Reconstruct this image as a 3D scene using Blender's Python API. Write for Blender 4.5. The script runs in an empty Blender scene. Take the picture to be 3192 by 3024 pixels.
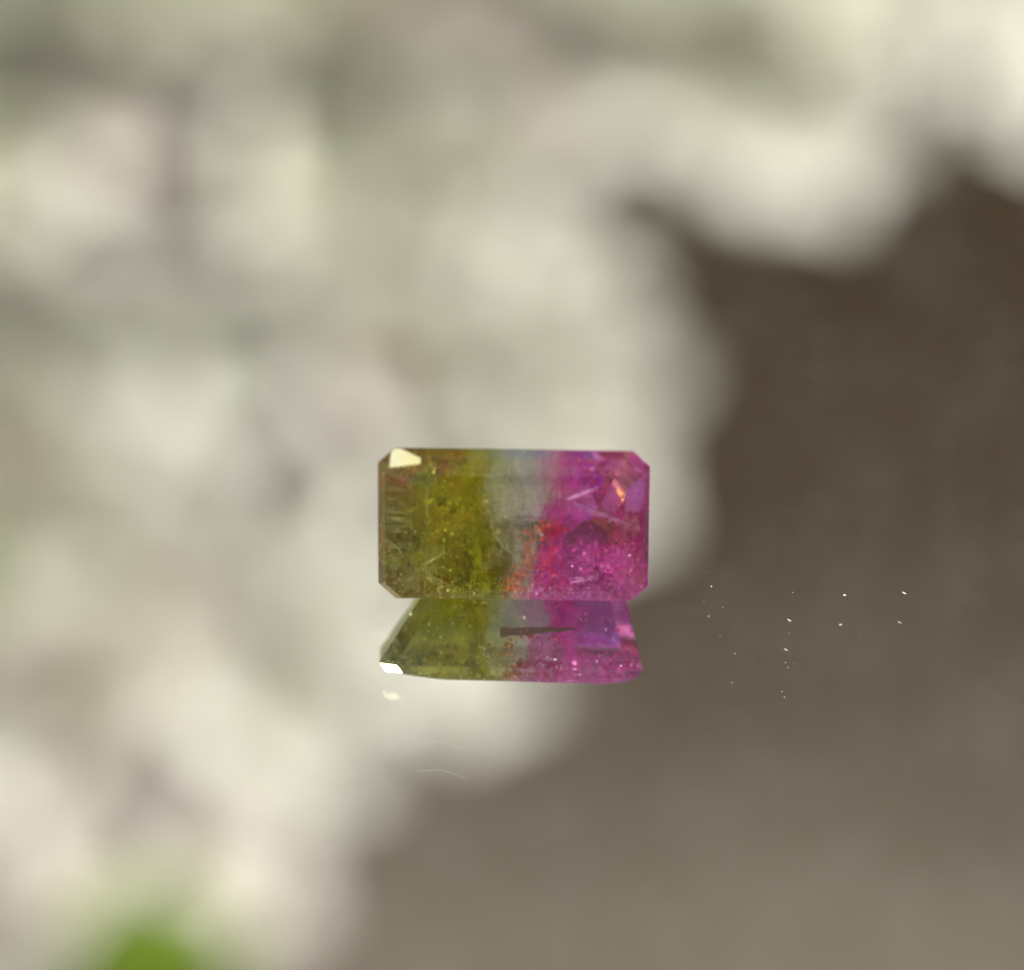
import bpy, bmesh, math, random
from mathutils import Vector, Matrix, noise

random.seed(11)
MM = 0.001
sc = bpy.context.scene
COL = sc.collection

# ------------------------------------------------------------------ camera
ELEV, ROLL, DIST = math.radians(61.988), math.radians(1.475), 0.19
fwd = Vector((0, math.cos(ELEV), -math.sin(ELEV)))
right0 = Vector((1, 0, 0)); up0 = right0.cross(fwd)
right = math.cos(ROLL) * right0 + math.sin(ROLL) * up0
up = -math.sin(ROLL) * right0 + math.cos(ROLL) * up0
target = Vector((-0.0851, 3.2915, 0)) * MM
cam_loc = target - fwd * DIST
cd = bpy.data.cameras.new('camera')
cam = bpy.data.objects.new('camera', cd)
COL.objects.link(cam)
M = Matrix((right, up, -fwd)).transposed().to_4x4(); M.translation = cam_loc
cam.matrix_world = M
cd.sensor_fit = 'HORIZONTAL'; cd.sensor_width = 36.0
cd.lens = 36.0 * 19079.5 / 3192
cd.clip_start = 0.005; cd.clip_end = 400
cd.dof.use_dof = True
cd.dof.focus_distance = 0.1885
cd.dof.aperture_fstop = cd.lens / 5.0
sc.camera = cam

# ------------------------------------------------------------------ world + sun
SUN_EL, SUN_AZ = math.radians(57.42), math.radians(-56.18)       # high sun; azimuth measured from straight behind the camera
sun_dir = Vector((math.sin(SUN_AZ) * math.cos(SUN_EL), -math.cos(SUN_AZ) * math.cos(SUN_EL), math.sin(SUN_EL)))
world = bpy.data.worlds.new('World'); sc.world = world
world.use_nodes = True
wn = world.node_tree
wn.nodes.clear()
sky = wn.nodes.new('ShaderNodeTexSky'); sky.sky_type = 'NISHITA'; sky.sun_disc = False
sky.sun_elevation = SUN_EL; sky.dust_density = 3.5; sky.ozone_density = .4
sky.sun_rotation = math.atan2(sun_dir.x, sun_dir.y)
bg = wn.nodes.new('ShaderNodeBackground'); bg.inputs['Strength'].default_value = 0.06
wo = wn.nodes.new('ShaderNodeOutputWorld')
wn.links.new(sky.outputs[0], bg.inputs[0]); wn.links.new(bg.outputs[0], wo.inputs[0])
sl = bpy.data.lights.new('sun', 'SUN'); sl.energy = 5.0; sl.angle = math.radians(0.53); sl.color = (1.0, 0.95, 0.87)
so = bpy.data.objects.new('sun', sl); COL.objects.link(so)
so.rotation_euler = sun_dir.to_track_quat('Z', 'Y').to_euler()
sc.view_settings.view_transform = 'Standard'; sc.view_settings.look = 'None'
sc.view_settings.exposure = 0.62; sc.view_settings.gamma = 1.0
sc.view_settings.use_curve_mapping = False
sc.cycles.max_bounces = 24; sc.cycles.glossy_bounces = 14; sc.cycles.transmission_bounces = 12
sc.cycles.diffuse_bounces = 5; sc.cycles.transparent_max_bounces = 48
sc.cycles.sample_clamp_indirect = 20.0; sc.cycles.blur_glossy = 0.6
sc.cycles.use_denoising = True

# ------------------------------------------------------------------ helpers
def link(o, parent=None):
    COL.objects.link(o)
    if parent: o.parent = parent
    return o
def mesh_obj(name, verts, faces, mat, parent=None, smooth=False):
    me = bpy.data.meshes.new(name)
    me.from_pydata([tuple(v) for v in verts], [], faces); me.update()
    me.materials.append(mat)
    if smooth:
        for p in me.polygons: p.use_smooth = True
    return link(bpy.data.objects.new(name, me), parent)
def empty(name, loc=(0, 0, 0), parent=None):
    o = bpy.data.objects.new(name, None); o.location = loc; o.empty_display_size = 0.002
    return link(o, parent)
def tag(o, label, cat, group=None):
    o['label'] = label; o['category'] = cat
    if group: o['group'] = group
    return o
class NT:
    def __init__(s, name):
        s.m = bpy.data.materials.new(name); s.m.use_nodes = True
        s.t = s.m.node_tree; s.t.nodes.clear()
        s.out = s.t.nodes.new('ShaderNodeOutputMaterial')
    def n(s, typ, **kw):
        nd = s.t.nodes.new('ShaderNode' + typ)
        for k, v in kw.items(): setattr(nd, k, v)
        return nd
    def put(s, sock, v):
        if v is None: return
        if isinstance(v, bpy.types.NodeSocket): s.t.links.new(v, sock)
        elif isinstance(v, (tuple, list)) and len(v) == 3 and sock.type == 'RGBA': sock.default_value = (*v, 1)
        else: sock.default_value = v
    def math(s, op, a, b=None, c=None, clamp=False):
        nd = s.n('Math', operation=op, use_clamp=clamp)
        for i, v in enumerate((a, b, c)): s.put(nd.inputs[i], v)
        return nd.outputs[0]
    def mixc(s, f, a, b, blend='MIX'):
        nd = s.n('Mix', data_type='RGBA', blend_type=blend)
        s.put(nd.inputs[0], f); s.put(nd.inputs[6], a); s.put(nd.inputs[7], b)
        return nd.outputs[2]
    def mixs(s, f, a, b):
        nd = s.n('MixShader'); s.put(nd.inputs[0], f); s.put(nd.inputs[1], a); s.put(nd.inputs[2], b)
        return nd.outputs[0]
    def ramp(s, v, lo, hi, smooth=True):
        nd = s.n('MapRange', interpolation_type='SMOOTHSTEP' if smooth else 'LINEAR')
        s.put(nd.inputs[0], v); nd.inputs[1].default_value = lo; nd.inputs[2].default_value = hi
        return nd.outputs[0]
    def coords(s, scale=1000.0, stretch=(1, 1, 1), space='Object'):
        tc = s.n('TexCoord'); mp = s.n('Mapping')
        s.t.links.new(tc.outputs[space], mp.inputs[0])
        mp.inputs['Scale'].default_value = [scale * k for k in stretch]
        return mp.outputs[0]
    def noise(s, vec, scale, detail=4, rough=.55, dist=0.0):
        nd = s.n('TexNoise'); s.put(nd.inputs['Vector'], vec)
        nd.inputs['Scale'].default_value = scale; nd.inputs['Detail'].default_value = detail
        nd.inputs['Roughness'].default_value = rough; nd.inputs['Distortion'].default_value = dist
        return nd.outputs['Fac']
    def bsdf(s, typ, color, rough=None, normal=None):
        nd = s.n('Bsdf' + typ); s.put(nd.inputs['Color'], color)
        if rough is not None: s.put(nd.inputs['Roughness'], rough)
        if normal is not None and 'Normal' in nd.inputs: s.put(nd.inputs['Normal'], normal)
        return nd.outputs[0]
    def bump(s, h, strength, dist):
        nd = s.n('Bump'); s.put(nd.inputs['Height'], h)
        nd.inputs['Strength'].default_value = strength; nd.inputs['Distance'].default_value = dist
        return nd.outputs[0]
    def done(s, shader):
        s.t.links.new(shader, s.out.inputs[0]); return s.m
def simple(name, color, rough=.6, spec=.4, metal=0.0):
    t = NT(name); p = t.n('BsdfPrincipled')
    p.inputs['Base Color'].default_value = (*color, 1); p.inputs['Roughness'].default_value = rough
    p.inputs['Specular IOR Level'].default_value = spec; p.inputs['Metallic'].default_value = metal
    return t.done(p.outputs[0])

# ------------------------------------------------------------------ the setting: wall and ground behind the shrub
def wall_material():
    t = NT('brown_wall')
    c = t.coords(1.0)
    a = t.noise(c, 6, 6); b = t.noise(c, 60, 4)
    col = t.mixc(t.ramp(a, .3, .7), (.076, .054, .033), (.110, .082, .056))
    col = t.mixc(t.math('MULTIPLY', b, .35), col, (.18, .145, .11))
    sep = t.n('SeparateXYZ'); t.put(sep.inputs[0], c)
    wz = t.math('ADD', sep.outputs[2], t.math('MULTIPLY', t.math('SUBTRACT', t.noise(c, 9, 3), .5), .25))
    col = t.mixc(t.math('MULTIPLY', t.ramp(wz, 1.5, 2.25), .9), col, (.46, .40, .335))          # greyer and paler higher up
    return t.done(t.bsdf('Diffuse', col, .3))
def ground_material():
    t = NT('ground_dark_soil')
    c = t.coords(1.0); a = t.noise(c, 5, 6)
    return t.done(t.bsdf('Diffuse', t.mixc(a, (.045, .038, .028), (.085, .075, .05)), .3))
WALL_Y = 0.85
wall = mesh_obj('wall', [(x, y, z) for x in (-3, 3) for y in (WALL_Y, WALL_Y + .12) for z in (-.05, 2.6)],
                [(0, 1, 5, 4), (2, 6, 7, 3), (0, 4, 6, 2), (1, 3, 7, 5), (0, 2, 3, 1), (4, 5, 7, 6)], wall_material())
wall['kind'] = 'structure'
GV, GF = [], []
RINGS = [(0, 0), (1.2, 0), (2.5, .12), (4, .45), (6, 1.0), (9, 1.7), (14, 2.6), (30, 4.5), (80, 9)]        # rim raised as an added bank, darkening the horizon the gem reflects
for i, (r, h) in enumerate(RINGS):
    for k in range(32):
        t = 2 * math.pi * k / 32; jit = .12 * h * noise.noise(Vector((math.cos(t) * 2, math.sin(t) * 2, r)))
        GV.append((r * math.cos(t), r * math.sin(t), -.02 + h + jit))
for i in range(len(RINGS) - 1):
    for k in range(32):
        e = (k + 1) % 32; GF.append((i * 32 + k, (i + 1) * 32 + k, (i + 1) * 32 + e, i * 32 + e) if i else (0, 32 + k, 32 + e))
ground = mesh_obj('ground', GV, GF, ground_material(), None, True)
ground['kind'] = 'structure'

# ------------------------------------------------------------------ the mirror: glass over silver
TP = 0.990 * MM
def mirror_glass_material():
    t = NT('mirror_glass')
    geo = t.n('NewGeometry')
    ior = t.math('ADD', t.math('MULTIPLY', geo.outputs['Backfacing'], 1 / 1.52 - 1.52), 1.52)
    fr = t.n('Fresnel'); t.put(fr.inputs['IOR'], ior)
    c = t.coords(1000.0)
    film = t.math('MULTIPLY', t.ramp(t.noise(c, .35, 5, .6), .35, .8), .012)
    clear = t.mixs(film, t.bsdf('Transparent', (.975, .985, .98)), t.bsdf('Diffuse', (.7, .7, .68)))
    refl = t.math('MULTIPLY', fr.outputs[0], t.math('ADD', t.math('MULTIPLY', geo.outputs['Backfacing'], .17), .05))     # coated front face
    return t.done(t.mixs(refl, clear, t.bsdf('Glossy', (1, 1, 1), 0.0)))
def silver_material():
    t = NT('silver'); return t.done(t.bsdf('Glossy', (.93, .925, .91), 0.0))
MX, MY0, MY1 = .11, -.08, .09
mirror = tag(empty('mirror', (0, 0, -.02)), 'flat glass mirror lying under the two-coloured gemstone, reflecting blurred white blossoms', 'mirror')
def mpt(x, y, z): return (x, y, z + .02)
mesh_obj('glass_sheet', [mpt(x, y, z) for z in (-TP, 0) for x, y in ((-MX, MY0), (MX, MY0), (MX, MY1), (-MX, MY1))],
         [(4, 5, 6, 7), (0, 1, 5, 4), (1, 2, 6, 5), (2, 3, 7, 6), (3, 0, 4, 7)], mirror_glass_material(), mirror)
mesh_obj('silver_backing', [mpt(x, y, z) for z in (-.0196, -TP) for x, y in ((-MX, MY0), (MX, MY0), (MX, MY1), (-MX, MY1))],
         [(4, 5, 6, 7), (0, 1, 5, 4), (1, 2, 6, 5), (2, 3, 7, 6), (3, 0, 4, 7), (3, 2, 1, 0)], silver_material(), mirror)

# ------------------------------------------------------------------ flowering shrub over the mirror (seen only in it)
def petal_material(name, col):
    t = NT(name)
    c = t.coords(1000.0); a = t.noise(c, .35, 3)
    colr = t.mixc(t.math('MULTIPLY', a, .25), col, [k * .9 for k in col])
    return t.done(t.mixs(.82, t.bsdf('Diffuse', colr, .4), t.bsdf('Translucent', colr)))
PETAL = [petal_material('petal_white', (.845, .85, .81)), petal_material('petal_cream', (.84, .85, .775)), petal_material('petal_blush', (.85, .82, .79))]
def leaf_material():
    t = NT('leaf'); c = t.coords(1000.0); a = t.noise(c, .2, 4)
    col = t.mixc(a, (.12, .17, .035), (.20, .26, .06))
    return t.done(t.mixs(.65, t.bsdf('Diffuse', col, .4), t.bsdf('Translucent', t.mixc(.7, col, (.38, .58, .07)))))
LEAF = leaf_material()
STAMEN = simple('stamen', (.45, .42, .12), .7)
BARK = simple('bark', (.13, .10, .07), .9)
def petal_mesh(mat, seed):
    rnd = random.Random(seed); V = []; F = []; nu, nv = 7, 7
    for i in range(nu):
        r = i / (nu - 1)
        w = .46 * math.sin(math.pi * (r * .86 + .08)) ** .8 + .04
        for j in range(nv):
            s = j / (nv - 1) * 2 - 1
            notch = -.07 * max(0, 1 - abs(s) * 2.2) * (r > .9)
            y = r * (1 - .16 * s * s) + notch
            V.append((s * w, y, .22 * r * r + .16 * s * s * w + .03 * math.sin(5 * s + 7 * r + rnd.random())))
    for i in range(nu - 1):
        for j in range(nv - 1):
            a = i * nv + j; F.append((a, a + 1, a + nv + 1, a + nv))
    me = bpy.data.meshes.new('petal'); me.from_pydata(V, [], F); me.update(); me.materials.append(mat)
    for p in me.polygons: p.use_smooth = True
    return me
PETALS = [[petal_mesh(m, k) for k in range(3)] for m in PETAL]
def centre_mesh():
    V = []; F = []
    for k in range(18):
        a = k * 2.4; r = .05 + .012 * k; h = .32 - .004 * k; x, y = r * math.cos(a), r * math.sin(a)
        b = len(V)
        for z, q in ((0, .4), (h, 1.)):
            for d in range(3): V.append((x * q + .012 * math.cos(d * 2.1), y * q + .012 * math.sin(d * 2.1), z))
        for d in range(3):
            e = (d + 1) % 3; F.append((b + d, b + e, b + 3 + e, b + 3 + d))
        t0 = len(V)
        for dx, dy, dz in ((.035, 0, 0), (-.035, 0, 0), (0, .035, 0), (0, -.035, 0), (0, 0, .04), (0, 0, -.02)): V.append((x + dx, y + dy, h + dz))
        for i1, i2 in ((0, 2), (2, 1), (1, 3), (3, 0)): F += [(t0 + i1, t0 + i2, t0 + 4), (t0 + i2, t0 + i1, t0 + 5)]
    me = bpy.data.meshes.new('stamens'); me.from_pydata(V, [], F); me.update(); me.materials.append(STAMEN); return me
CENTRE = centre_mesh()
def mirror_dir(v): return Vector((v.x, v.y, -v.z))
SH = 1.12                                                   # metres of light path from lens to the blossoms
so_loc = cam_loc + fwd * SH; so_loc.z = -so_loc.z - 2 * TP
shrub = tag(empty('flowering_shrub'), 'white blossoming shrub seen only as soft blur in the mirror', 'shrub')
SM = Matrix((mirror_dir(right), mirror_dir(up), mirror_dir(fwd))).transposed().to_4x4(); SM.translation = so_loc
shrub.matrix_world = SM @ Matrix.Scale(1.12 / .745, 4)
BLOSSOMS = [(3.5, 4.15, 0.1, 1.15, 0), (2.75, 4.5, -0.3, 1.1, 0), (4.1, 4.75, 0.3, 1.1, 0), (1.88, 4.87, -0.2, 1.15, 0), (0.98, 5.36, -.4, 1.1, 0), (2.72, 5.53, -.3, 1.1, 1),
            (4.3, 6.1, .4, 1.1, 1), (5.78, 5.4, -.4, .9, 0), (6.6, 4.7, -.3, .9, 0), (6.9, 6.0, .2, 1.1, 0), (1.6, 6.4, .1, 1.1, 1), (3.0, 6.9, .2, 1.1, 0), (5.5, 7.0, .2, 1.1, 0)]
rb = random.Random(23)
EDGE = [(-9, 1.5), (3.4, 1.5), (2.3, 2.2), (0, 2.25), (-.9, 1.8), (-1.9, .95), (-2.9, -.2), (-3.6, -.9), (-4.8, -2.4), (-6, -3.2)]   # where the flowering mass ends
GAPS = [(-3.1, 4.5, .35), (-4.7, 3.45, .5), (-2.5, .5, .5), (-4.2, -3.9, .45), (-4.5, -7.3, 1.7)]
def mass_edge(v):
    if v > 3.4: return 1.5
    for (v0, e0), (v1, e1) in zip(EDGE[1:], EDGE[2:]):
        if v1 <= v <= v0: return e0 + (e1 - e0) * (v0 - v) / (v0 - v1)
    return -3.2
for i in range(-7, 9):
    for j in range(-7, 8):
        u = i * 1.28 + (.64 if j % 2 else 0) + rb.uniform(-.28, .28) - 2.0; v = j * 1.14 + rb.uniform(-.28, .28)
        r = rb.uniform(.98, 1.22)
        if u < -8.6 or u > mass_edge(v) - r * .5 or any((u - a) ** 2 + (v - b) ** 2 < (q + .3) ** 2 for a, b, q in GAPS): continue
        kind = 2 if v < -1.5 and rb.random() < .6 else 1 if v > 2.5 and u < -2 and rb.random() < .7 else rb.choice((0, 0, 0, 2))
        BLOSSOMS.append((u, v, rb.uniform(-.2, .2), r, kind))
for (u, v, w, r, kind) in BLOSSOMS:
    b = empty('blossom', (u * .01, v * .01, w * .01), shrub)
    b.rotation_euler = (math.pi + rb.gauss(.15, .14), rb.gauss(-.1, .14), 0); spin = rb.uniform(0, 6.3)
    b.scale = (r * .01,) * 3
    for k in range(5):
        p = link(bpy.data.objects.new('petal', PETALS[kind][k % 3]), b)
        p.rotation_euler = (rb.uniform(-.1, .2), rb.uniform(-.1, .1), spin + k * 2 * math.pi / 5 + rb.uniform(-.12, .12))
        p.location = (0, 0, .012 * k)
    link(bpy.data.objects.new('stamens', CENTRE), b)
def leaf_mesh():
    V = []; F = []; nu = 9
    for i in range(nu):
        r = i / (nu - 1); w = .28 * math.sin(math.pi * r ** .8) + .005
        for s in (-1, 0, 1): V.append((s * w, r, -.10 * r * r + .08 * abs(s)))
    for i in range(nu - 1):
        for j in range(2):
            a = i * 3 + j; F.append((a, a + 1, a + 4, a + 3))
    me = bpy.data.meshes.new('leaf'); me.from_pydata(V, [], F); me.update(); me.materials.append(LEAF)
    for p in me.polygons: p.use_smooth = True
    return me
LM = leaf_mesh()
def leaf(u, v, w, size, rz, rx=0.3, ry=0.0):
    o = link(bpy.data.objects.new('leaf', LM), shrub)
    o.location = (u * .01, v * .01, w * .01); o.rotation_euler = (rx, ry, rz); o.scale = (size * .01,) * 3
leaf(-5.6, -6.0, -1.0, 2.6, -1.15, -.25); leaf(-5.0, -6.9, -1.0, 2.6, -.8, -.25); leaf(-6.9, -1.9, -2.0, 1.9, -.3, .2)
def tube(name, pts, r0, r1, mat, parent, seg=6):
    V = []; F = []; n = len(pts); pts = [Vector(p) for p in pts]
    for i, p in enumerate(pts):
        d = (pts[min(i + 1, n - 1)] - pts[max(i - 1, 0)]).normalized()
        a = d.orthogonal().normalized(); b = d.cross(a); r = r0 + (r1 - r0) * i / (n - 1)
        for k in range(seg):
            t = 2 * math.pi * k / seg; V.append(p + r * (math.cos(t) * a + math.sin(t) * b))
    for i in range(n - 1):
        for k in range(seg):
            e = (k + 1) % seg; F.append((i * seg + k, i * seg + e, (i + 1) * seg + e, (i + 1) * seg + k))
    F.append(tuple(range(seg))[::-1]); F.append(tuple((n - 1) * seg + k for k in range(seg)))
    return mesh_obj(name, V, F, mat, parent, True)
tube('branch', [(-.16, .02, .055), (-.09, .0, .045), (-.04, .01, .04), (0, .012, .04)], .004, .002, BARK, shrub)
tube('branch', [(-.15, .07, .055), (-.06, .05, .045), (.02, .046, .035), (.06, .05, .02)], .004, .0015, BARK, shrub)
tube('branch', [(-.15, -.03, .055), (-.07, -.028, .045), (-.03, -.05, .04)], .003, .0015, BARK, shrub)

# ------------------------------------------------------------------ the gemstone
GL, GW, GK = 8.2151 / 2, 5.2372 / 2, .518
CIN, CH, CLF, CRT = .5586, .4736, 1.4844, .7202
PFY, PZ, PLF, PRT, GT = .786, 3.7873, 2.3814, 1.0642, .05
def loop(l, r, yf, yb, k, z):
    x0, x1 = -GL + l, GL - r; y0, y1 = -GW + yf, GW - yb
    return [(x0 + k, y0, z), (x1 - k, y0, z), (x1, y0 + k, z), (x1, y1 - k, z), (x1 - k, y1, z), (x0 + k, y1, z), (x0, y1 - k, z), (x0, y0 + k, z)]
f1 = .68
LOOPS = [loop(CLF, CRT, CIN, CIN, GK * .95, CH), loop(CLF * f1, CRT * f1, CIN * f1, CIN * f1, GK * .97, .405), loop(.20, .15, .16, .16, GK, .26), loop(0, 0, 0, 0, GK, 0), loop(0, 0, 0, 0, GK, -GT),
         loop(1.12, .50, PFY * .47, 1.19, .49, -1.9), loop(PLF, PRT, PFY, 2.95, .42, -PZ), loop(3.1, 1.8, 1.52, 3.707, .004, -4.39)]
GEM_R = Matrix(((0.9998619118, -0.0163783004, -0.0028122379), (0.0063420383, 0.5325007295, -0.8464057843), (0.0153602069, 0.8462710703, 0.5325310692)))
allv = [Vector(p) for L in LOOPS for p in L]
gem_z = -min((GEM_R @ v).z for v in allv) * MM
gem = tag(empty('gemstone'), 'faceted rectangular gemstone, half olive green and half magenta pink, resting on the mirror', 'gemstone')
GM = GEM_R.to_4x4(); GM.translation = (0, 0, gem_z + .000002); gem.matrix_world = GM

def zone_nodes(t):
    """colour zoning of the crystal in its own space (mm): olive - colourless - pink"""
    P = t.coords(1000.0)
    sep = t.n('SeparateXYZ'); t.put(sep.inputs[0], P); x, y, z = sep.outputs
    n1 = t.math('SUBTRACT', t.noise(P, .9, 5, .6, .4), .5); n2 = t.noise(P, 2.2, 6, .65, .5); n3 = t.noise(P, .55, 3, .5)
    streak = t.noise(t.coords(1000.0, (2.6, .35, .5)), 1.0, 5, .6)
    fine = t.noise(P, 6.5, 5, .7, .8)
    tex = t.math('ADD', t.math('MULTIPLY', n2, .45), t.math('MULTIPLY', fine, .55))
    olive = t.mixc(t.ramp(tex, .40, .62), (.07, .068, .006), (.50, .47, .045))
    ymask = t.math('MULTIPLY', t.math('MULTIPLY', t.ramp(x, -3.0, -1.8), t.ramp(n3, .42, .62)), t.ramp(tex, .42, .58))
    olive = t.mixc(ymask, olive, (.58, .54, .03))
    olive = t.mixc(t.math('MULTIPLY', t.ramp(x, -2.4, -3.6), .6), olive, t.mixc(t.ramp(tex, .4, .62), (.05, .052, .014), (.26, .27, .10)))
    clear = t.mixc(t.ramp(t.math('ADD', t.math('MULTIPLY', streak, .6), t.math('MULTIPLY', fine, .4)), .40, .62), (.27, .26, .17), (.62, .62, .55))
    pink = t.mixc(t.ramp(tex, .40, .62), (.52, .045, .34), (.84, .22, .64))
    pink = t.mixc(t.math('MULTIPLY', t.ramp(t.math('ADD', y, t.math('MULTIPLY', n1, 1.5)), .9, 2.2), .8), pink, (.40, .035, .36))
    gx = t.math('ADD', t.math('ADD', x, t.math('MULTIPLY', y, .14)), t.math('MULTIPLY', n1, 2.6))
    a = t.ramp(gx, -1.15, .05)
    px = t.math('ADD', t.math('SUBTRACT', x, t.math('MULTIPLY', y, .26)), t.math('MULTIPLY', n1, 2.2))
    b = t.ramp(px, .75, 1.35)
    col = t.mixc(b, t.mixc(a, olive, clear), pink)
    tol = t.mixc(t.ramp(n3, .35, .65), (.84, .87, .46), (.90, .89, .36))
    tol = t.mixc(t.ramp(x, -2.2, -3.8), tol, (.80, .84, .62))
    tpk = t.mixc(t.math('MULTIPLY', t.ramp(y, .6, 2.2), .6), (.97, .67, .91), (.92, .62, .92))
    tint = t.mixc(b, t.mixc(a, tol, (.93, .93, .87)), tpk)
    return P, col, tex, (a, b), (x, y, z), tint
def glass(t, color, normal=None, rough=0.0):
    g = t.n('BsdfGlass'); t.put(g.inputs['Color'], color); g.inputs['IOR'].default_value = 1.63; g.inputs['Roughness'].default_value = rough
    if normal is not None: t.put(g.inputs['Normal'], normal)
    return g.outputs[0]
def crown_material(highlight=False, flat=False, rough=.12):
    t = NT('gem_edge_highlight' if highlight else 'gem_bezel' if flat else 'gem_crown')
    P, col, tex, (za, zb), (x, y, z), tint = zone_nodes(t)
    scr = t.noise(t.coords(1000.0, (.25, 14, 3)), 1.2, 3, .6)
    bmp = t.bump(t.math('ADD', t.math('MULTIPLY', scr, .06), t.noise(P, .9, 2)), .35, .00004)
    cloud = t.math('ADD', t.math('MULTIPLY', t.math('SUBTRACT', 1.0, zb), .13), .03)
    cloud = t.math('ADD', cloud, t.math('MULTIPLY', t.math('MULTIPLY', zb, t.ramp(y, .3, -.9)), .20))
    cloud = t.math('MULTIPLY', cloud, t.ramp(t.noise(P, 1.4, 5, .65), .3, .7))
    cb = t.bump(t.noise(P, 7.5, 5, .7, .6), 1.0, .00012)
    soft = t.mixs(.4, t.bsdf('Diffuse', col, None, cb), t.bsdf('Translucent', col, None, cb))
    body = t.mixs(.26, glass(t, tint, None if flat else bmp, rough if flat else 0.0), t.bsdf('Transparent', tint))
    if highlight: body = t.mixs(.06, body, t.mixs(.5, t.bsdf('Diffuse', (.8, .8, .75)), t.bsdf('Translucent', (.8, .8, .75))))  # pale colour laid on the bevels to draw the edge highlights
    return t.done(t.mixs(cloud, body, soft))
def pavilion_material():
    t = NT('gem_pavilion')
    P, col, tex, (za, zb), (x, y, z), tint = zone_nodes(t)
    rough_zone = t.math('ADD', t.math('SUBTRACT', 1.0, zb), t.math('MULTIPLY', zb, t.ramp(y, .2, -.6)), None, True)
    h = t.math('ADD', t.noise(P, 3.2, 6, .7), t.math('MULTIPLY', t.noise(P, 9, 3, .6), .35))
    bmp = t.bump(t.math('MULTIPLY', h, t.math('ADD', t.math('MULTIPLY', rough_zone, .85), .15)), .08, .00010)
    deep = t.mixc(1.0, col, (.7, .7, .7), 'MULTIPLY')
    body = t.mixs(.6, t.bsdf('Diffuse', deep), t.bsdf('Translucent', deep))
    amt = t.math('ADD', t.math('MULTIPLY', t.ramp(tex, .46, .6), .13), .02)
    return t.done(t.mixs(amt, glass(t, tint, bmp, .01), body))
CROWN, PAV, BEZEL = crown_material(), pavilion_material(), crown_material(flat=True)
FROST = crown_material(flat=True, rough=.40); FROST.name = 'gem_glint_corner'

# cut the stone as one solid, soften its edges, then hand every facet to its own part
bm = bmesh.new()
bv = [[bm.verts.new(p) for p in L] for L in LOOPS]
fid = bm.faces.layers.int.new('facet')
kinds = {}
def addf(vs, kind):
    f = bm.faces.new(vs); kinds[len(kinds) + 1] = kind; f[fid] = len(kinds)
addf(bv[0], 'table')
for i, kind in enumerate(('crown_facet', 'crown_facet', 'bezel_facet', 'girdle_facet', 'pavilion_facet', 'pavilion_facet', 'pavilion_facet')):
    for k in range(8):
        e = (k + 1) % 8; addf((bv[i][k], bv[i + 1][k], bv[i + 1][e], bv[i][e]), kind)
addf(bv[-1][::-1], 'culet')
bmesh.ops.recalc_face_normals(bm, faces=bm.faces)
def recut(p, target_dir, inset):
    # a small extra facet ground on a corner so that it faces the given direction
    nl = (GEM_R.transposed() @ target_dir).normalized()
    far = max(v.co.dot(nl) for v in bm.verts if (v.co - Vector(p)).length < 1.2)
    r = bmesh.ops.bisect_plane(bm, geom=list(bm.verts) + list(bm.edges) + list(bm.faces), plane_co=nl * (far - inset), plane_no=nl, clear_outer=True)
    cut = [e for e in r['geom_cut'] if isinstance(e, bmesh.types.BMEdge)]
    new = bmesh.ops.contextual_create(bm, geom=cut)['faces']
    for f in new: kinds[len(kinds) + 1] = 'corner_facet'; f[fid] = len(kinds)
    bmesh.ops.recalc_face_normals(bm, faces=bm.faces)
to_cam = (cam_loc - Vector((-3.4, .6, 4.2)) * MM).normalized()
recut((-3.85, 2.35, .2), (sun_dir + to_cam).normalized(), .125)  # facet added and turned halfway between sun and lens to give a glint
PLANES = [(f.normal.copy(), f.verts[0].co.copy()) for f in bm.faces]
res = bmesh.ops.bevel(bm, geom=[e for e in bm.edges if min(v.co.z for v in e.verts) > -.2], offset=.014, offset_type='OFFSET', segments=1, profile=.5, affect='EDGES', clamp_overlap=True)
for f in res['faces']: f[fid] = 0
groups = {}
for f in bm.faces: groups.setdefault(f[fid], []).append([v.co * MM for v in f.verts])
def facet_obj(name, polys, mat):
    V = []; F = []
    for p in polys:
        F.append(tuple(range(len(V), len(V) + len(p)))); V += p
    return mesh_obj(name, V, F, mat, gem)
crown_edges, pav_edges = [], []
for i, polys in groups.items():
    if i == 0:
        for p in polys: (crown_edges if sum(v.z for v in p) / len(p) > -.00001 else pav_edges).append(p)
        continue
    kind = kinds[i]
    facet_obj(kind, polys, BEZEL if kind == 'bezel_facet' else FROST if kind == 'corner_facet' else CROWN if kind in ('table', 'crown_facet') else PAV)
facet_obj('polished_edges', crown_edges, crown_material(True)); facet_obj('polished_edges', pav_edges, PAV)
bm.free()

# ---- inclusions inside the stone
def inside(p, margin=.05): return all((p - q).dot(n) < -margin for n, q in PLANES)
def inc_material(name, col, rough=.2, gloss=.4, trans=.3):
    t = NT(name); c = t.coords(1000.0)
    colr = t.mixc(t.ramp(t.noise(c, 5, 4), .3, .7), [k * .55 for k in col], col)
    d = t.mixs(trans, t.bsdf('Diffuse', colr), t.bsdf('Translucent', colr))
    return t.done(t.mixs(gloss, d, t.bsdf('Glossy', t.mixc(.5, colr, (1, 1, 1)), rough)))
WHITE_I = inc_material('inclusion_white', (.75, .74, .68), .28, .6)
YEL_I = inc_material('inclusion_yellow', (.72, .66, .04), .28, .6)
OLIVE_I = inc_material('inclusion_olive', (.22, .22, .03), .15, .5)
PINK_I = inc_material('inclusion_pink', (.85, .12, .50), .28, .6)
RUST_I = inc_material('inclusion_rust', (.68, .15, .035), .35, .2)
RED_I = inc_material('inclusion_red', (.62, .07, .06), .35, .15)
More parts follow.
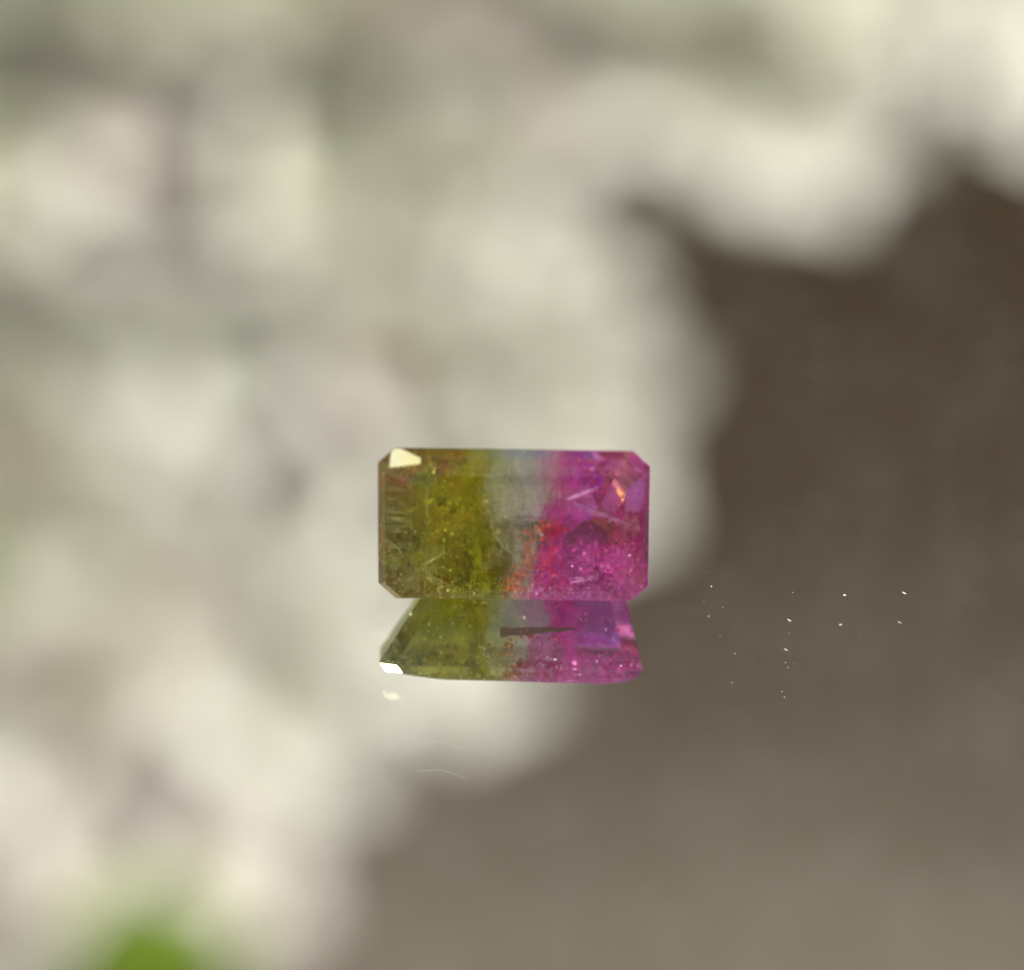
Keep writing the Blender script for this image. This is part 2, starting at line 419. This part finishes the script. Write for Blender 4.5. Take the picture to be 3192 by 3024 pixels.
DARK_I = inc_material('inclusion_dark', (.035, .022, .015), .3, .2)
def veil_material(name, col, lo, hi, scale):
    t = NT(name); c = t.coords(1000.0)
    v = t.n('TexVoronoi', feature='DISTANCE_TO_EDGE'); v.inputs['Scale'].default_value = scale
    wob = t.n('TexNoise'); t.put(wob.inputs['Vector'], c); wob.inputs['Scale'].default_value = 3.0
    add = t.n('VectorMath', operation='ADD'); t.put(add.inputs[0], c); t.put(add.inputs[1], wob.outputs['Color']); t.put(v.inputs['Vector'], add.outputs[0])
    vein = t.math('SUBTRACT', 1.0, t.ramp(v.outputs['Distance'], .0, .07))
    patch = t.ramp(t.noise(c, 1.7, 6, .7), lo, hi)
    m = t.math('MULTIPLY', t.math('ADD', t.math('MULTIPLY', vein, .9), .30), patch, None, True)
    b = t.bump(t.noise(c, 11, 4, .7), 1.0, .0002)
    s = t.mixs(.55, t.mixs(.5, t.bsdf('Diffuse', col, None, b), t.bsdf('Translucent', col)), t.bsdf('Glossy', t.mixc(.4, col, (1, 1, 1)), .12, b))
    return t.done(t.mixs(m, t.bsdf('Transparent', (1, 1, 1)), s))
def veil(c, ax, ay, amp, mat, label, seed, n=22):
    c, ax, ay = Vector(c), Vector(ax), Vector(ay); nz = ax.cross(ay).normalized(); idx = {}; V = []; F = []
    for i in range(n):
        for j in range(n):
            u, w = i / (n - 1) * 2 - 1, j / (n - 1) * 2 - 1
            p = c + ax * u + ay * w + nz * amp * noise.noise(Vector((u * 1.7 + seed, w * 1.7, seed * 3.1)))
            r = math.hypot(u, w) + .35 * noise.noise(Vector((u * 2.3, w * 2.3, seed + 9)))
            if r < .95 and inside(p, .04): idx[i, j] = len(V); V.append(p * MM)
    for i in range(n - 1):
        for j in range(n - 1):
            q = [(i, j), (i + 1, j), (i + 1, j + 1), (i, j + 1)]
            if all(k in idx for k in q): F.append(tuple(idx[k] for k in q))
    o = mesh_obj('healed_fracture', V, F, mat, gem, True); o['label'] = label
class Flakes:
    def __init__(s): s.V = []; s.F = []
    def flake(s, p, size, n=None, thick=.25, aspect=1.0, d=None):
        n = n or Vector((random.gauss(0, 1), random.gauss(0, 1), random.gauss(0, 1))).normalized()
        a = n.orthogonal().normalized() if d is None else (d - n * d.dot(n)).normalized()
        b = n.cross(a); k = random.choice((4, 5, 5, 6)); ph = random.uniform(0, 6.3) if d is None else 0
        i0 = len(s.V); c = [random.uniform(.6, 1.1) for _ in range(k)]
        for h in (-.5, .5):
            for j in range(k):
                t = ph + j * 2 * math.pi / k
                s.V.append((p + n * (h * thick * size) + (a * math.cos(t) * aspect + b * math.sin(t)) * size * c[j] * .5) * MM)
        s.F.append(tuple(range(i0 + k, i0 + 2 * k))); s.F.append(tuple(range(i0, i0 + k))[::-1])
        for j in range(k):
            e = (j + 1) % k; s.F.append((i0 + j, i0 + e, i0 + k + e, i0 + k + j))
    def cluster(s, c, sp, count, size, margin=.05, **kw):
        for _ in range(count):
            p = Vector([random.gauss(c[i], sp[i]) for i in range(3)])
            if inside(p, margin): s.flake(p, random.uniform(*size) * random.choice((.6, 1, 1, 1.4)), **kw)
    def box(s, lo, hi, count, size, margin=.05, **kw):
        for _ in range(count):
            p = Vector([random.uniform(lo[i], hi[i]) for i in range(3)])
            if inside(p, margin): s.flake(p, random.uniform(*size), **kw)
    def path(s, pts, width, count, size, **kw):
        pts = [Vector(p) for p in pts]
        for _ in range(count):
            t = random.random() * (len(pts) - 1); i = min(int(t), len(pts) - 2); p = pts[i].lerp(pts[i + 1], t - i)
            p = p + Vector([random.gauss(0, width) for _ in range(3)])
            if inside(p, .03): s.flake(p, random.uniform(*size), **kw)
    def build(s, name, mat, label=None):
        o = mesh_obj(name, s.V, s.F, mat, gem); o['kind'] = 'stuff'
        if label: o['label'] = label
        return o
VEIL_W = veil_material('fracture_white', (.72, .72, .62), .42, .62, 4.5)
VEIL_O = veil_material('fracture_olive', (.60, .54, .10), .34, .56, 4.5)
VEIL_P = veil_material('fracture_pink', (.90, .30, .62), .42, .62, 5.5)
veil((-2.3, .2, -.1), (1.5, .2, .1), (0, 1.9, -.3), .5, VEIL_O, 'crackled olive fracture under the table', 1)
veil((-2.6, -.6, -.9), (1.3, -.2, -.3), (.1, 1.7, .4), .6, VEIL_O, 'crackled olive fracture deep in the green end', 2)
veil((-.4, -.1, -.1), (.5, -.2, .3), (-.5, 1.7, .1), .35, VEIL_W, 'whitish fracture between green and colourless zones', 3)
veil((.5, 1.2, -.1), (.8, 0, .2), (.05, 1.1, -.1), .3, VEIL_W, 'streaky whitish fracture in the colourless zone', 4)
veil((-3.0, -1.4, .0), (.9, .2, .1), (-.2, .9, -.1), .3, VEIL_W, 'pale fracture near the green corner', 5)
veil((2.8, -1.2, -.1), (1.1, -.25, .1), (.15, .75, .1), .35, VEIL_P, 'glittering pink fracture in the pink end', 6)
veil((2.7, .75, .1), (1.2, -.5, .0), (.15, .18, .1), .1, VEIL_P, 'slanting pale fracture across the pink end', 7)
veil((-2.0, .2, CH - .22), (1.3, .1, 0), (0, 1.7, 0), .12, VEIL_O, 'crackled olive fracture just under the table', 8, 40)
veil((-2.3, -1.2, CH - .2), (.9, .25, 0), (-.2, .7, 0), .1, VEIL_W, 'feathery pale fracture just under the table at the green corner', 9, 34)
veil((-.2, .1, CH - .25), (.45, -.15, .05), (-.35, 1.7, 0), .12, VEIL_W, 'feathery whitish fracture just under the table at the colour boundary', 10, 34)
def zone_sheet(x, lean, mat, label, seed, n=30):  # added sheets inside the stone, holding back light between the colour ends
    idx = {}; V = []; F = []
    for i in range(n):
        for j in range(n):
            yy = -2.6 + 5.2 * i / (n - 1); zz = -4.2 + 4.6 * j / (n - 1)
            p = Vector((x + lean * yy + .8 * noise.noise(Vector((yy * .9, zz * .9, seed * 1.37))), yy, zz))
            if inside(p, .06): idx[i, j] = len(V); V.append(p * MM)
    for i in range(n - 1):
        for j in range(n - 1):
            q = [(i, j), (i + 1, j), (i + 1, j + 1), (i, j + 1)]
            if all(k in idx for k in q): F.append(tuple(idx[k] for k in q))
    o = mesh_obj('added_zone_screen', V, F, mat, gem, True); o['label'] = label
def zone_material(name, col, lo):
    t = NT(name); c = t.coords(1000.0)
    a = t.math('ADD', t.math('MULTIPLY', t.ramp(t.noise(c, 1.6, 5, .6), .3, .7), .35), lo)
    colr = t.mixc(t.noise(c, 3, 5, .7), [k * .5 for k in col], col)
    return t.done(t.mixs(a, t.bsdf('Transparent', t.mixc(.6, col, (1, 1, 1))), t.mixs(.5, t.bsdf('Diffuse', colr), t.bsdf('Translucent', colr))))
zone_sheet(-1.1, -.08, zone_material('zone_olive', (.50, .50, .08), .38), 'added cloudy olive screen at the end of the green', 21)
zone_sheet(1.5, .22, zone_material('zone_pink', (.84, .26, .62), .12), 'added cloudy pink screen at the start of the pink', 22)
VEIL_D = veil_material('fracture_dark', (.03, .03, .012), .32, .52, 4.0)
veil((-3.1, .1, .12), (.7, .1, 0), (0, 2.1, 0), .12, VEIL_D, 'dark crackle beneath the green end bevel', 11, 34)
veil((-1.6, -.9, CH - .3), (.9, .2, 0), (.1, 1.2, 0), .15, VEIL_D, 'dark crackle in the green end', 12, 34)
fw = Flakes()                                              # silvery veils and pinpoints
fw.path([(-1.0, 1.1, .35), (-.6, .85, .3), (-.25, .7, .2), (-.55, .3, .1), (-.5, -.1, 0), (-.3, -.5, 0), (0, -.8, -.1)], .10, 150, (.03, .09))
fw.path([(1.9, .96, .3), (2.4, .7, .3), (2.85, .55, .3), (3.25, .35, .3), (3.7, .15, .3), (3.9, .09, .3)], .06, 150, (.03, .09), thick=.1)
fw.path([(-4.1, -.45, .1), (-3.85, -.5, .2), (-3.6, -.75, .3), (-3.4, -1.05, .3)], .02, 60, (.02, .05))
fw.path([(-3.0, -1.3, .3), (-2.7, -1.6, .3), (-2.2, -1.9, .3), (-1.7, -2.15, .2)], .035, 90, (.03, .07))
fw.path([(-2.9, -1.2, .2), (-2.5, -.95, .2), (-2.1, -.7, .2)], .06, 50, (.03, .08))
fw.cluster((-3.2, -1.3, .1), (.5, .45, .3), 110, (.03, .09)); fw.cluster((.45, .2, .1), (.3, .4, .3), 60, (.03, .08))
fw.cluster((.3, 1.8, 0), (.6, .5, .4), 90, (.02, .06)); fw.cluster((-.6, -2.1, 0), (.5, .2, .2), 60, (.03, .08))
fw.cluster((1.0, -2.15, .1), (.6, .12, .2), 40, (.05, .12)); fw.cluster((.8, .05, .35), (.06, .06, .05), 12, (.08, .14))
fw.box((-4, -2.4, -2.5), (.8, 2.4, .6), 140, (.02, .06))
fw.box((1.0, -2.4, -2.5), (4, 2.4, .6), 40, (.02, .05))
for k in range(46):                                        # growth tubes
    x = random.gauss(.5, .7); y = random.uniform(.3, 2.2); p = Vector((x, y, random.uniform(-.4, .45)))
    if inside(p): fw.flake(p, random.uniform(.015, .03), Vector((random.uniform(-.3, .3), 0, 1)).normalized(), .5, random.uniform(8, 24), Vector((.03, 1, 0)))
# blisters along the front pavilion face, as the mirror shows it
def front(x, d, lift=.03):                                  # a point just inside the front pavilion face at depth d
    yy = -GW + (PFY * .47 * d / 1.87 if d < 1.87 else PFY * (.47 + .53 * (d - 1.87) / 1.87))
    return Vector((x, yy + lift, -GT - d))
for x, d, c, sx, sd, sz in ((-.85, .45, 20, .12, .22, .12), (-2.0, 1.1, 10, .3, .2, .1), (1.1, .35, 34, .35, .14, .11), (2.9, .25, 14, .3, .12, .09), (2.6, 1.5, 12, .4, .2, .1),
                             (-1.2, .1, 10, .9, .05, .08), (1.2, .02, 12, .5, .04, .1), (.2, 1.3, 14, .5, .3, .08), (-1.4, 1.7, 16, .6, .3, .09)):
    for _ in range(c):
        p = front(random.gauss(x, sx), max(.02, random.gauss(d, sd)), random.uniform(.02, .12))
        if inside(p, .01): fw.flake(p, sz * random.uniform(.5, 1.3), None, .45)
fw.box((-3.3, -2.0, CH - .25), (.9, 2.1, CH - .04), 80, (.025, .06), margin=.02)
fw.box((-3.9, -2.3, .05), (3.9, -1.9, .4), 160, (.03, .08), margin=.02)
fw.build('veil_inclusions', WHITE_I, 'silvery veils, tubes and pinpoints inside the stone')
fy = Flakes()
fy.cluster((-1.75, .75, .2), (.25, .25, .15), 50, (.05, .13)); fy.cluster((-1.9, -1.0, 0), (.3, .6, .3), 50, (.05, .13)); fy.cluster((-1.2, -.1, 0), (.3, .4, .3), 40, (.04, .1))
fy.cluster((-2.6, 1.8, -.2), (.7, .4, .4), 60, (.03, .09)); fy.box((-4.1, -2.4, -2.8), (-.8, 2.4, .4), 80, (.03, .08))
for _ in range(16):
    p = front(random.gauss(-1.4, .3), random.gauss(2.0, .12), .05)
    if inside(p, .01): fy.flake(p, random.uniform(.08, .2), None, .4)
fy.cluster((-1.7, .3, CH - .12), (.6, .9, .08), 90, (.05, .11), margin=.02)
fy.build('yellow_inclusions', YEL_I, 'golden yellow flakes in the green end')
fo = Flakes()
fo.box((-4.2, -2.5, -3), (-.4, 2.5, .3), 110, (.05, .13), thick=.12); fo.cluster((-1.4, -1.6, .1), (.25, .4, .3), 40, (.06, .16))
fo.build('olive_inclusions', OLIVE_I, 'dark olive flakes in the green end')
fp = Flakes()
fp.cluster((2.9, -.95, .15), (.5, .3, .2), 130, (.05, .15)); fp.cluster((3.4, -1.5, .1), (.35, .3, .2), 70, (.05, .14)); fp.cluster((2.0, -1.3, .1), (.35, .4, .3), 40, (.03, .09))
fp.box((1.2, -2.4, -2.5), (4.1, .2, .3), 80, (.04, .12)); fp.path([(1.75, 1.15, .3), (2.1, 1.3, .3), (2.5, 1.4, .3), (3.0, 1.6, .3)], .05, 70, (.04, .1))
fp.cluster((2.75, -1.1, CH - .12), (.45, .3, .05), 110, (.05, .14), margin=.02)
fp.build('pink_inclusions', PINK_I, 'bright magenta flakes in the pink end')
fr_ = Flakes()
fr_.path([(.55, -.1, .25), (.5, -.5, .25), (.5, -.9, .2), (.45, -1.2, .2), (.2, -1.5, .2), (.05, -1.9, .2), (-.05, -2.15, .2)], .15, 210, (.05, .14), thick=.4)
fr_.cluster((.0, -1.98, .2), (.12, .16, .1), 60, (.06, .14), thick=.5); fr_.cluster((.15, -1.5, .2), (.1, .08, .1), 26, (.06, .12), thick=.5)
fr_.cluster((2.2, 2.0, .1), (.15, .3, .1), 36, (.05, .12)); fr_.cluster((.8, -1.3, .1), (.25, .35, .2), 50, (.05, .12))
for _ in range(28):
    x = random.uniform(-.35, 1.9); p = front(x, 1.0 - .12 * abs(x) + random.gauss(0, .1), random.uniform(.02, .15))
    if inside(p, .01): fr_.flake(p, random.uniform(.06, .16), None, .4)
for _ in range(26):
    p = front(random.gauss(-.1, .12), random.uniform(.3, 1.0), random.uniform(.02, .1))
    if inside(p, .01): fr_.flake(p, random.uniform(.05, .13), None, .4)
fr_.build('rust_inclusions', RUST_I, 'orange rust stained seam between the two colours')
T1 = CH - .15
fd = Flakes()
fd.cluster((1.1, .1, T1), (.24, .13, .06), 110, (.07, .17), thick=.3); fd.cluster((1.1, -1.0, T1), (.16, .26, .06), 80, (.07, .16), thick=.3); fd.cluster((1.0, -.4, .15), (.25, .2, .1), 40, (.05, .12)); fd.cluster((1.1, -1.9, .1), (.35, .15, .1), 50, (.05, .13))
fd.build('red_inclusions', RED_I, 'brick red patches beside the rust seam')
fk = Flakes()
fk.path([(-2.7, 1.15, .2), (-2.3, 1.0, .2), (-2.0, .8, .2), (-1.75, .7, .2)], .07, 60, (.06, .16), thick=.2)
fk.cluster((-1.35, -1.5, .15), (.1, .35, .1), 20, (.05, .1)); fk.cluster((-3.3, -.9, .1), (.4, .4, .2), 40, (.05, .12))
fk.box((-3.4, -2.0, CH - .3), (.3, 2.0, CH - .05), 60, (.03, .09), margin=.02)
fk.build('dark_inclusions', DARK_I, 'dark flecks in the green end')
# crisp hair-line fractures, polish lines and one painted edge highlight
def strands(name, label, paths, mat, r, count=1, spread=0.0):
    V = []; F = []; seg = 4
    for pts in paths:
        for c in range(count):
            off = Vector([random.gauss(0, spread) for _ in range(3)]); P = []
            base = [Vector(p) for p in pts]
            for i in range(len(base) - 1):
                for k in range(7):
                    q = base[i].lerp(base[i + 1], k / 7) + off
                    P.append(q + Vector([.03 * noise.noise(q * 4 + Vector((j * 7.3, c, 0))) for j in range(3)]))
            P = [p for p in P if inside(p, .012)]
            if len(P) < 3: continue
            b0 = len(V)
            for i, p in enumerate(P):
                d = (P[min(i + 1, len(P) - 1)] - P[max(i - 1, 0)]).normalized(); a = d.orthogonal().normalized(); b = d.cross(a)
                rr = r * (.35 + .65 * math.sin(math.pi * (i + .5) / len(P))) * (1 + .5 * noise.noise(p * 9))
                for k in range(seg): V.append((p + rr * (math.cos(k * math.pi / 2) * a + math.sin(k * math.pi / 2) * b)) * MM)
            for i in range(len(P) - 1):
                for k in range(seg):
                    e = (k + 1) % seg; F.append((b0 + i * seg + k, b0 + i * seg + e, b0 + (i + 1) * seg + e, b0 + (i + 1) * seg + k))
    o = mesh_obj(name, V, F, mat, gem, True); o['kind'] = 'stuff'; o['label'] = label
T0 = CH - .06
strands('feather_highlight_lines', 'white feathery lines of healed cracks and a painted table edge highlight', [
    [(-4.0, -.35, .2), (-3.75, -.42, .27), (-3.5, -.7, .3), (-3.3, -1.05, .3)], [(-2.75, -1.3, T0), (-2.45, -1.65, T0), (-2.0, -1.9, T0), (-1.6, -2.05, T0 - .05)],
    [(-2.75, -1.2, T0), (-2.4, -.95, T0), (-2.05, -.75, T0)], [(-1.0, 1.15, T0), (-.55, .85, T0), (-.3, .65, T0)], [(-.65, .3, T0), (-.6, -.1, T0), (-.35, -.45, T0), (-.1, -.75, T0)],
    [(-1.35, 2.0, T0), (-.7, 1.97, T0), (-.2, 2.0, T0)], [(-1.1, -1.3, T0), (-1.08, -1.6, T0), (-1.12, -1.95, T0)], [(-2.6, 1.45, T0), (-2.62, .9, T0), (-2.6, .4, T0)]], WHITE_I, .013, 2, .035)  # the last strand paints the highlight along the table edge
strands('wisp_lines', 'pale wisp slanting across the pink end', [[(1.75, 1.05, T0), (2.3, .8, T0), (2.75, .6, T0), (3.15, .42, T0), (3.45, .2, .3)], [(1.6, 1.2, T0), (2.0, 1.35, T0), (2.5, 1.6, T0)],
    [(1.7, -1.7, T0), (2.2, -1.62, T0), (2.6, -1.5, T0)]], WHITE_I, .016, 5, .045)
strands('growth_lines', 'fine upright growth lines in the colourless zone', [[(x, random.uniform(.6, 1.3), T0), (x + .02, random.uniform(1.5, 2.0), T0)] for x in [random.gauss(.5, .55) for _ in range(22)]], WHITE_I, .008, 1)
strands('polish_lines', 'fine level polish lines on the green end bevel', [[(-3.85, yy, .235), (-3.2 + random.uniform(-.2, .2), yy + .05, .33)] for yy in [random.uniform(-.9, 1.4) for _ in range(16)]], WHITE_I, .006, 1)
# the dark wedge-shaped crack in the front pavilion face
V = []; N = 26
for i in range(N):
    s = i / (N - 1); x = -.38 + 2.33 * s
    th = (.13 * (1 - s) ** .6 + .012) * (1 + .25 * noise.noise(Vector((s * 9, 0, 0)))); d = 1.05 + .17 * s + .025 * noise.noise(Vector((s * 7, 3, 0)))
    for dd in (d - th, d + th):
        for lf in (-.015, -.002): V.append(front(x, dd, lf) * MM)
F = []
for i in range(N - 1):
    a = i * 4; b = a + 4
    F += [(a, a + 2, b + 2, b), (a + 1, b + 1, b + 3, a + 3), (a, b, b + 1, a + 1), (a + 2, a + 3, b + 3, b + 2)]
F += [(0, 1, 3, 2), (4 * N - 4, 4 * N - 2, 4 * N - 1, 4 * N - 3)]
ck = mesh_obj('crack', V, F, simple('crack_brown', (.05, .022, .014), .6, .3), gem)
ck['label'] = 'dark brown wedge shaped crack on the lower face'

# ------------------------------------------------------------------ dust and fibres on the mirror
DUSTM = simple('dust', (.42, .41, .38), .6, .3); HAIRM = simple('fibre', (.5, .47, .43), .5, .4)
def speck(name, x, y, size, seed, aspect=1.0, rz=0.0):
    rnd = random.Random(seed); b = bmesh.new()
    bmesh.ops.create_icosphere(b, subdivisions=1, radius=.5)
    me = bpy.data.meshes.new(name)
    for v in b.verts:
        v.co *= rnd.uniform(.65, 1.15); v.co.x *= aspect; v.co.z *= .7
    zmin = min(v.co.z for v in b.verts)
    for v in b.verts: v.co = Matrix.Rotation(rz, 3, 'Z') @ ((v.co - Vector((0, 0, zmin))) * size * MM)
    b.to_mesh(me); b.free(); me.materials.append(DUSTM)
    o = link(bpy.data.objects.new(name, me)); o.location = (x * MM, y * MM, .000004)
    return o
G = 'dust specks on the mirror beside the gem'
tag(speck('dust_speck', 10.23, -.25, .08, 1, 1.5), 'largest bright dust grain on the mirror, farthest out beside the pink end', 'dust speck', G)
tag(speck('dust_speck', 6.13, -.08, .06, 2), 'bright round dust grain on the mirror closest to the pink end', 'dust speck', G)
tag(speck('dust_speck', 6.87, -2.36, .04, 3), 'small bright dust dot on the mirror below the grain closest to the pink end', 'dust speck', G)
tag(speck('dust_speck', 8.54, -1.17, .05, 4, 3.6, -.5), 'slim tilted dust splinter on the mirror midway among the specks', 'dust speck', G)
tag(speck('dust_speck', 12.07, -.13, .045, 5, 3.4, -.5), 'thin dust splinter on the mirror at the far edge of the specks', 'dust speck', G)
for k, (x, y, s) in enumerate([(5.98, .43, .04), (6.49, -.78, .05), (8.64, -.21, .05), (8.52, -1.62, .05), (8.8, -1.65, .035), (8.42, -2.62, .055), (8.49, -2.79, .05),
                                (8.39, -3.81, .05), (12.23, -.97, .035), (10.71, -1.64, .04), (8.7, -2.7, .03), (7.5, -1.5, .025), (11.3, -2.5, .03)]):
    tag(speck('dust_speck', x, y, s * .5, 20 + k, random.uniform(1, 1.8), random.uniform(-1, 1)), 'tiny faint pale dust speck scattered on the mirror beyond the pink end', 'dust speck', 'tiny faint dust specks')
def fibre(name, pts, r, label):
    P = [Vector((x, y, .012)) for x, y in pts]; Q = []
    for i in range(len(P) - 1):
        p0, p1, p2, p3 = P[max(i - 1, 0)], P[i], P[i + 1], P[min(i + 2, len(P) - 1)]
        for k in range(6):
            t = k / 6
            q = .5 * ((2 * p1) + (p2 - p0) * t + (2 * p0 - 5 * p1 + 4 * p2 - p3) * t * t + (3 * p1 - p0 - 3 * p2 + p3) * t ** 3)
            Q.append((q + Vector((random.gauss(0, .006), random.gauss(0, .006), 0))) * MM)
    Q.append(P[-1] * MM)
    tag(tube(name, Q, r * MM, r * MM * .6, HAIRM, None, 4), label, 'fibre', 'hair-thin fibres on the mirror')
fibre('fibre', [[-3.91, -1.54], [-4.1, -1.74], [-4.28, -1.92], [-4.36, -2.13], [-4.4, -2.29]], .0028, 'faint hooked fibre on the mirror beside the slanting green end of the reflection')
fibre('fibre', [[-3.95, -1.93], [-3.69, -1.93], [-3.43, -1.96]], .0028, 'short level fibre on the mirror touching the slanting green edge of the reflection')
fibre('fibre', [[-4.54, -4.08], [-4.42, -4.14]], .0028, 'very short faint fibre on the mirror below the green corner')
fibre('fibre', [[-3.99, -4.24], [-3.76, -4.31], [-3.58, -4.45]], .0028, 'faint drooping fibre on the mirror just below the green corner of the reflection')
fibre('fibre', [[-2.34, -4.64], [-2.09, -4.37], [-1.81, -4.16], [-1.53, -4.07], [-1.27, -4.05]], .0028, 'curved fibre arching up on the mirror right under the reflected green end')
fibre('fibre', [[-2.72, -5.66], [-2.34, -5.63], [-2.03, -5.59], [-1.63, -5.73], [-1.27, -5.89]], .0028, 'brightest long fibre bending down on the mirror, lowest below the gem')
fibre('fibre', [[-4.71, -4.64], [-4.71, -4.86]], .0028, 'short upright fibre on the mirror, farthest out below the green end')
fibre('fibre', [[-4.47, -5.39], [-4.43, -5.49], [-4.19, -5.89]], .0028, 'faint slanting fibre on the mirror far below the green corner')
fibre('fibre', [[-3.93, -6.17], [-3.78, -6.18]], .0028, 'tiny level fibre on the mirror, lowest at the bottom of the fibre cluster')
